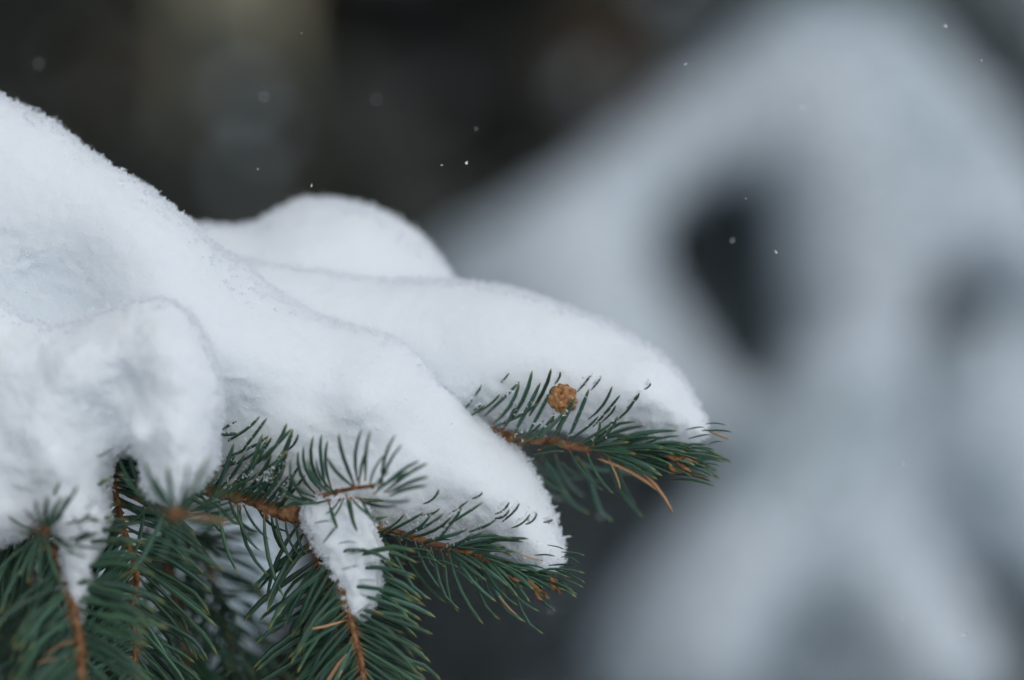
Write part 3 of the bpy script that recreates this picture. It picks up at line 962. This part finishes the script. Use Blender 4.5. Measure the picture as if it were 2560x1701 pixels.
t2.hand(Z4, [
    (210, 590, 340, 850), (225, 600, 385, 985, {'k': 3}), (360, 640, 470, 1105, {'k': 2}), (425, 650, 520, 910), (110, 580, 215, 975, {'k': 2}), (480, 680, 570, 880), (250, 600, 385, 780), (0, 580, 160, 760), (320, 600, 500, 740, {'dy': 0.006}),
    (170, 580, 330, 740, {'dy': 0.01}), (400, 650, 480, 860, {'dy': 0.008}), (520, 680, 600, 860), (60, 570, 250, 700, {'dy': 0.01})], bend=Vector((0.3, 0, 0.9)), dy=-0.004, kinds=(2, 3, 4))
t2.finish()
NEAR += list(t2.c[16::3])
for k, (a, bq) in enumerate([((1335, 1470), (1362, 1505)), ((1345, 1475), (1370, 1500)), ((1320, 1450), (1350, 1480)), ((1375, 1462), (1402, 1486)), ((1270, 1440), (1305, 1453)), ((1372, 1440), (1395, 1456))]):
    bud_scale(br, a, bq, 0.793, 0.0006, 20 + k)

brh = branch("bushy green twig hanging below the upturned sprig, half wrapped in snow")
t3 = Twig(brh, [(745, 1292, 0.80), (775, 1345, 0.80), (800, 1410, 0.802), (826, 1480, 0.804), (838, 1560, 0.806), (842, 1640, 0.808), (850, 1760, 0.81)], [13, 11, 11, 10, 10, 9, 8], 13)
t3.grow(100, 0.03, 1, L=(0.018, 0.027), ang=(70, 54), azim=(0, 180, 0, 180, 160, 200), droop=0.15)
t3.finish()
t3b = Twig(brh, [(760, 1270, 0.797), (790, 1300, 0.793), (830, 1390, 0.789), (860, 1480, 0.788), (880, 1560, 0.787), (900, 1640, 0.788), (915, 1720, 0.789), (930, 1790, 0.79)], [12, 12, 12, 11, 11, 11, 10, 8], 14)
t3b.grow(105, 0.25, 1, L=(0.018, 0.026), ang=(66, 40), azim=(0, 180, 5, 175, 200, -20), droop=0.12, crumbs=None)
t3b.hand(Z4, [(775, 805, 880, 800), (830, 862, 900, 855), (790, 950, 890, 925), (920, 920, 995, 915), (890, 1010, 985, 1015), (890, 1085, 980, 1120), (690, 800, 770, 700), (640, 690, 740, 680), (870, 1200, 960, 1140)],
         bend=Vector((0, 0, -1)), dy=-0.004, base_y=-0.0085, crumbs=("hang", 8, 0, 1))
t3b.hand(Z4, [(810, 1235, 580, 1280), (960, 1170, 1030, 1200), (820, 1430, 770, 1560)], dry=True, bend=Vector((0, 0, 1)), kinds=(1,), dy=-0.004)
t3b.finish()
t4 = Twig(br, [(735, 1285, 0.799), (775, 1255, 0.793), (820, 1235, 0.788), (880, 1222, 0.782), (935, 1215, 0.776)], [9, 8, 8, 8, 7], 15)
CR4 = ("big", 8, 0.0, 0.6)
LF = Vector((0.9, 0, -0.2))
t4.hand(Z4, [
    (660, 545, 510, 330, {'k': 6, 'bend': (0.8, 0, 0.6)}), (640, 520, 550, 285, {'k': 3, 'bend': (1, 0, 0)}), (670, 500, 580, 255, {'k': 3, 'bend': (1, 0, 0)}), (690, 490, 635, 200, {'k': 3, 'bend': (1, 0, 0)}),
    (700, 480, 680, 190), (730, 480, 715, 225), (850, 480, 710, 320), (860, 470, 775, 185), (890, 460, 940, 270), (880, 440, 905, 165), (925, 440, 955, 170), (950, 480, 1040, 300), (970, 490, 1060, 400),
    (1000, 500, 1230, 340), (1040, 510, 1275, 355), (1050, 520, 1280, 430), (1060, 540, 1270, 480), (1000, 480, 1130, 250), (1020, 470, 1095, 190), (980, 520, 1200, 400), (690, 560, 530, 440, {'k': 6, 'bend': (0.6, 0, 0.8)}),
    (720, 560, 470, 530, {'k': 3, 'bend': (0.3, 0, 1)}), (750, 530, 600, 330, {'k': 3, 'bend': (1, 0, .3)}), (640, 580, 480, 590), (600, 560, 450, 610), (760, 520, 650, 330, {'k': 3, 'bend': (1, 0, 0.2)}), (640, 560, 440, 470, {'k': 3, 'bend': (0.4, 0, 1)})],
        bend=LF, dy=-0.007, kinds=(1, 2))
t4.hand(Z4, [(820, 540, 880, 740), (800, 560, 730, 670), (780, 560, 700, 640), (850, 550, 985, 660), (880, 550, 1060, 600), (920, 560, 1110, 590), (900, 560, 990, 690), (960, 560, 1180, 560), (840, 560, 860, 680), (720, 570, 770, 720)],
        bend=Vector((0, 0, 1)), dy=-0.006, kinds=(1, 2))
t4.finish()

# ---- drooping branch in the middle left
br = branch("spruce branch hanging straight down beside the knotty twig")
t6 = Twig(br, [(150, 900, 0.86), (240, 1020, 0.83), (275, 1130, 0.812), (283, 1200, 0.806), (295, 1260, 0.803), (312, 1330, 0.80), (335, 1400, 0.80), (342, 1450, 0.80), (332, 1520, 0.80), (340, 1600, 0.80), (336, 1660, 0.80), (338, 1760, 0.80)],
          [22, 20, 15, 11, 10, 10, 14, 11, 9, 9, 9, 8], 16)
t6.grow(205, 0.33, 1, L=(0.018, 0.029), ang=(66, 52), azim=(0, 0, 180, 0, 180, 200, -20), droop=0.2)
t6.hand((1.0, 0, 0), [(296, 1000, 306, 945), (264, 1030, 272, 985), (300, 1075, 356, 1048), (285, 1120, 242, 1142), (285, 1150, 330, 1110), (280, 1090, 262, 1040), (300, 1110, 312, 1030)],
        bend=UP, dy=-0.006, base_y=-0.036, kinds=(0, 1), crumbs=("left", 22, 0.0, 0.8))
t6.finish()
t5 = Twig(br, [(318, 1240, 0.803), (380, 1262, 0.79), (425, 1278, 0.765), (440, 1286, 0.742)], [6, 6, 7, 9], 17)
Z1 = (1.0, 0, 0)
t5.hand(Z1, [
    (435, 1275, 385, 1190), (440, 1275, 420, 1165), (430, 1280, 340, 1230), (445, 1275, 470, 1160), (450, 1275, 500, 1190), (460, 1280, 560, 1215), (460, 1285, 600, 1240), (455, 1290, 590, 1280), (450, 1295, 560, 1330), (445, 1300, 520, 1390),
    (440, 1300, 470, 1410), (430, 1300, 400, 1400), (425, 1295, 350, 1360), (420, 1290, 310, 1310), (420, 1285, 330, 1265), (400, 1280, 300, 1180), (380, 1275, 290, 1130), (390, 1275, 320, 1120), (450, 1280, 540, 1180), (445, 1280, 520, 1140),
    (430, 1280, 360, 1150), (450, 1300, 545, 1420), (360, 1270, 330, 1400), (370, 1270, 280, 1330), (410, 1285, 330, 1430), (455, 1290, 610, 1300), (460, 1285, 590, 1200)],
        bend=Vector((0, 0, 0.4)), dy=-0.006, kinds=(1, 2))
t5.hand(Z1, [(455, 1290, 575, 1310), (460, 1285, 490, 1275)], dry=True, kinds=(1,), dy=-0.006)
t5.finish()
bud_scale(br, (425, 1290), (460, 1285), 0.735, 0.0016, 41)

# ---- near left branch
br = branch("near out of focus spruce branch at the lower left, carrying a tail of snow")
t7 = Twig(br, [(20, 1200, 0.80), (90, 1330, 0.785), (150, 1400, 0.775), (176, 1480, 0.768), (192, 1560, 0.764), (204, 1640, 0.762), (200, 1760, 0.762)], [18, 15, 13, 12, 13, 13, 10], 18)
t7.grow(150, 0.12, 1, L=(0.018, 0.027), ang=(68, 50), azim=(0, 180, 10, 170, 200, -20), droop=0.2)
t7.hand(Z1, [(190, 1600, 105, 1645), (190, 1650, 90, 1660), (185, 1605, 120, 1635)], dry=True, kinds=(2,), dy=-0.004)
t7.hand((1.0, 0, 0), [(165, 1310, 232, 1300), (172, 1345, 240, 1350), (160, 1380, 222, 1395), (178, 1420, 215, 1432), (215, 1380, 160, 1352), (190, 1460, 150, 1470), (180, 1490, 225, 1512), (205, 1330, 180, 1290), (200, 1440, 240, 1462)],
        bend=Vector((0, 0, -1)), dy=-0.005, base_y=-0.013, kinds=(0, 1), crumbs=("left", 14, 0.0, 1.0))
t7.finish()
t9 = Twig(br, [(40, 1330, 0.79), (75, 1330, 0.78), (110, 1322, 0.766)], [12, 12, 9], 19)
t9.hand(Z1, [
    (110, 1320, 60, 1270), (112, 1318, 90, 1250), (115, 1318, 120, 1240), (118, 1318, 155, 1240), (120, 1320, 160, 1285), (125, 1318, 195, 1215), (110, 1325, 40, 1330), (120, 1330, 190, 1370), (112, 1335, 100, 1460), (105, 1330, 70, 1460),
    (125, 1335, 210, 1395), (100, 1330, 30, 1390), (90, 1330, 20, 1290), (170, 1350, 222, 1325), (120, 1325, 175, 1350), (100, 1335, 50, 1440), (135, 1240, 150, 1205), (75, 1330, 10, 1260), (118, 1335, 150, 1450), (190, 1360, 265, 1365)],
        bend=Vector((0.3, 0, 0.5)), dy=-0.006, kinds=(1, 2))
t9.hand((1.0, 0, 0), [(178, 1250, 192, 1212), (214, 1278, 240, 1248), (150, 1270, 172, 1236), (100, 1290, 112, 1262), (205, 1300, 250, 1290)], bend=UP, dy=-0.005, base_y=-0.012, kinds=(0, 1), crumbs=("left", 18, 0.0, 0.7))
t9.finish()
t10 = Twig(br, [(-120, 1300, 0.74), (-60, 1450, 0.735), (-30, 1580, 0.73), (-20, 1750, 0.73)], [13, 12, 12, 10], 20)
t10.grow(80, 0.1, 1, L=(0.016, 0.021), ang=(66, 50), azim=(0, 0, 20, 90), droop=0.3)
t10.finish()

# ---- blurred branches farther back
br = branch("blurred spruce branch of drooping twigs, behind the sharp hanging ones")
t8 = Twig(br, [(380, 1240, 0.90), (470, 1330, 0.885), (520, 1410, 0.875), (548, 1500, 0.872), (565, 1570, 0.87), (582, 1640, 0.87), (596, 1760, 0.87)], [14, 13, 12, 12, 13, 13, 10], 23)
t8.grow(160, 0.12, 1, L=(0.017, 0.024), ang=(66, 48), azim=(0, 180, 20, 160, 90), droop=0.3)
t8.finish()
for pts, sd_ in (([(-60, 1250, 0.86), (40, 1350, 0.855), (80, 1480, 0.85), (70, 1620, 0.85), (60, 1780, 0.85)], 31), ([(360, 1320, 0.87), (420, 1420, 0.86), (450, 1540, 0.855), (465, 1660, 0.855), (470, 1790, 0.855)], 32)):
    tx_ = Twig(br, pts, [11, 11, 10, 10, 8], sd_)
    tx_.grow(70, 0.1, 1, L=(0.017, 0.025), ang=(66, 48), azim=(0, 180, 20, 160, 90), droop=0.3)
    tx_.finish()
br = branch("out of focus spruce sprig hidden behind the front snow lobe, only its pale tips showing")
t11 = Twig(br, [(1150, 1180, 0.93), (1240, 1240, 0.925), (1310, 1300, 0.92), (1350, 1350, 0.915)], [11, 10, 9, 7], 24)
t11.grow(30, 0.2, 1, L=(0.011, 0.015), ang=(55, 25), droop=0.2)
t11.finish()

# ------------------------------------------------------------------ snow on the near branches
S = 1.0847


def D(pts):
    return [(x * S, y * S) for x, y in pts]


snow("back", "soft white snow hump behind the others, against the dark trees", 0.0010, [
    dict(poly=D([(300, 520), (460, 515), (530, 522), (590, 518), (640, 480), (700, 459), (780, 460), (860, 474), (930, 520), (1000, 580), (1045, 640), (1070, 720), (1000, 800), (700, 800), (400, 760)]),
         Y=0.868, R=190, Tf=0.03, Tb=0.04, kz=0.3, ref=D([(750, 640)])[0], blur=16)],
     [(0.02, 0.0010), (0.007, 0.0004), (0.0022, 0.00018)], 210, 22000, 0.00036, 1500)

snow("rear", "long smooth snow pad on the rear branch above the round brown bud", 0.00085, [
    dict(poly=D([(430, 560), (560, 598), (700, 613), (880, 640), (1050, 648), (1180, 665), (1290, 702), (1400, 745), (1500, 800), (1570, 865), (1610, 930), (1640, 985), (1625, 1022), (1560, 1020),
                 (1480, 1005), (1380, 1000), (1270, 985), (1150, 985), (1050, 960), (900, 900), (600, 850), (420, 780)]),
         Y=0.831, R=170, Tf=0.018, Tb=0.035, kz=0.28, ref=D([(1250, 960)])[0], blur=12,
         bumps=[(1150 * S, 820 * S, 160, 0.005), (1500 * S, 880 * S, 110, 0.004)])],
     [(0.018, 0.0008), (0.006, 0.00028), (0.002, 0.00020)], 220, 75000, 0.00034, 5000)

snow("big", "large white snow mound sloping from the left edge down to the front twig's tip", 0.00095, [
    dict(poly=D([(-250, 60), (-100, 150), (0, 222), (65, 255), (130, 290), (185, 340), (240, 378), (330, 424), (400, 478), (445, 520), (520, 602), (610, 692), (690, 760), (740, 850), (740, 1000), (640, 1070), (520, 1060), (480, 1020), (300, 1050), (0, 1100), (-250, 1100)]),
         Y=0.815, R=260, Tf=0.024, Tb=0.05, kz=0.06, kx=0.0, ref=D([(200, 400)])[0], blur=16,
         bumps=[(110 * S, 730 * S, 190, -0.016), (350 * S, 560 * S, 150, 0.004), (430 * S, 760 * S, 110, 0.004), (560 * S, 950 * S, 110, -0.008)]),
    dict(poly=D([(500, 640), (560, 645), (610, 692), (680, 722), (740, 741), (820, 752), (870, 764), (925, 790), (975, 832),
                 (1005, 875), (1060, 917), (1120, 967), (1180, 1022), (1222, 1072), (1245, 1112), (1262, 1152), (1282, 1192), (1287, 1225), (1303, 1258), (1298, 1292), (1250, 1328), (1200, 1312), (1150, 1275), (1060, 1250), (960, 1235),
                 (860, 1222), (800, 1205), (700, 1180), (600, 1150), (520, 1100), (480, 1000), (470, 800)]),
         Y=0.8165, R=190, Tf=0.017, Tb=0.04, kz=0.10, ref=D([(900, 1150)])[0], blur=12, melt=0.012,
         bumps=[(840 * S, 920 * S, 100, 0.008), (1080 * S, 1080 * S, 110, 0.003), (600 * S, 930 * S, 100, -0.006), (990 * S, 1000 * S, 60, -0.002)])],
     [(0.022, 0.0011), (0.007, 0.00028), (0.0022, 0.00026)], 230, 120000, 0.00034, 9000)

snow("left", "lumpy greyish near snow heap at the left edge, hanging in two lobes over drooping twigs", 0.0009, [
    dict(poly=D([(-200, 600), (-80, 640), (0, 690), (50, 742), (120, 772), (190, 765), (250, 760), (275, 820), (262, 900), (250, 1000), (243, 1090), (236, 1180), (215, 1250), (195, 1270), (150, 1235), (110, 1200), (60, 1240), (0, 1260), (-200, 1300)]),
         Y=0.785, R=150, Tf=0.015, Tb=0.03, kz=0.15, ref=D([(100, 1000)])[0], blur=10,
         bumps=[(100 * S, 960 * S, 90, 0.005), (40 * S, 830 * S, 60, 0.003), (200 * S, 880 * S, 60, 0.003), (150 * S, 1060 * S, 50, 0.003), (50 * S, 1130 * S, 50, -0.003)]),
    dict(poly=D([(100, 800), (190, 768), (250, 738), (320, 694), (390, 684), (440, 722), (472, 795), (502, 865), (511, 925), (503, 1000), (495, 1070), (470, 1110), (430, 1140), (405, 1160), (360, 1145), (335, 1100), (320, 1050), (285, 1020), (275, 950), (240, 900), (130, 880)]),
         Y=0.777, R=140, Tf=0.013, Tb=0.03, kz=0.15, ref=D([(400, 950)])[0], blur=9, melt=0.014,
         bumps=[(430 * S, 820 * S, 70, 0.004), (320 * S, 1000 * S, 35, 0.004), (300 * S, 890 * S, 50, -0.004), (420 * S, 1000 * S, 50, 0.003)]),
    dict(poly=D([(140, 1180), (235, 1190), (232, 1250), (205, 1310), (195, 1390), (180, 1460), (165, 1440), (160, 1370), (145, 1290)]), Y=0.769, R=44, Tf=0.003, Tb=0.008, kz=0.1, ref=D([(180, 1330)])[0], blur=4, melt=0.006)],
     [(0.013, 0.0012), (0.005, 0.00035), (0.0022, 0.0004)], 250, 60000, 0.00036, 6000)

snow("hang", "narrow strip of snow clinging to the hanging twig, crossed by dark needles", 0.0006, [
    dict(poly=D([(705, 1150), (760, 1145), (830, 1165), (862, 1210), (875, 1280), (878, 1340), (862, 1400), (830, 1442), (800, 1410), (775, 1340), (755, 1290), (725, 1240), (702, 1195)]),
         Y=0.7895, R=60, Tf=0.004, Tb=0.010, kz=0.02, ref=D([(800, 1300)])[0], blur=5)],
     [(0.007, 0.0012), (0.0032, 0.0010), (0.0016, 0.0006)], 260, 16000, 0.00034, 3000)

# ------------------------------------------------------------------ falling flakes
def flake_mesh(seed, r):
    g = np.random.default_rng(seed)
    p = g.normal(0, r * 0.35, (9, 3))
    v, f = grains(p, np.tile([[0, 0, 1.0]], (9, 1)), np.full(9, r * 0.55), seed, 0.5)
    return mesh_np("snowflake", v, f, False)


FM = [flake_mesh(300 + i, 0.0005) for i in range(3)]
FLAKES = [
    (1166, 408, .80, 1.1, "brightest crisp snowflake in the air above the snow hump's right slope"),
    (778, 465, .806, .8, "crisp snowflake just above the top of the snow hump"),
    (645, 423, .80, .6, "tiny snowflake between the small snow clumps and the snow hump"),
    (1105, 413, .81, .6, "faint small snowflake close beside the brightest one"),
    (754, 83, .81, .5, "tiny crisp snowflake by the top edge, beside the pale trunk"),
    (95, 157, .895, 1.25, "soft blurred snowflake disc near the top left corner"),
    (660, 243, .88, 1.2, "blurred snowflake disc in front of the small snow clumps"),
    (940, 247, .90, 0.9, "faint blurred snowflake disc between pale trunk and snow laden tree"),
    (1190, 322, .83, .7, "faint soft snowflake straight above the brightest one"),
    (1500, 1293, .87, 1.3, "blurred snowflake disc under the rear branch's drooping needles"),
    (1377, 1527, .87, 1.0, "faint blurred snowflake disc below the front branch's tip"),
    (1715, 160, .806, .8, "crisp snowflake on the upper left slope of the snow laden tree"),
    (2365, 65, .82, 1.2, "soft round snowflake in the dark gap near the top right corner"),
    (2455, 152, .80, .6, "tiny crisp snowflake at the snow laden tree's upper right rim"),
    (2002, 268, .84, 1.2, "pale blurred snowflake on the crown of the snow laden tree"),
    (1865, 497, .80, .5, "tiny snowflake at the upper rim of the big dark gap"),
    (1939, 628, .805, .8, "crisp snowflake at the right rim of the big dark gap"),
    (1832, 601, .84, 1.0, "faint blurred snowflake inside the big dark gap"),
    (2262, 1160, .84, 1.3, "pale blurred snowflake in the middle of the snow laden tree's right side"),
    (2253, 1548, .81, .9, "small snowflake low on the snow laden tree, second from the bottom right corner"),
    (2414, 1585, .82, 1.2, "bright snowflake nearest the bottom right corner")]
for i, (px, py, Y, s, lab) in enumerate(FLAKES):
    o = link("snowflake", FM[i % 3], M_CRYSTAL)
    o.location = P(px, py, Y)
    o.rotation_euler = (i * 1.3, i * 0.7, i * 2.1)
    o.scale = (s, s, s)
    tag(o, lab, "snowflake", "snowflakes falling through the air")
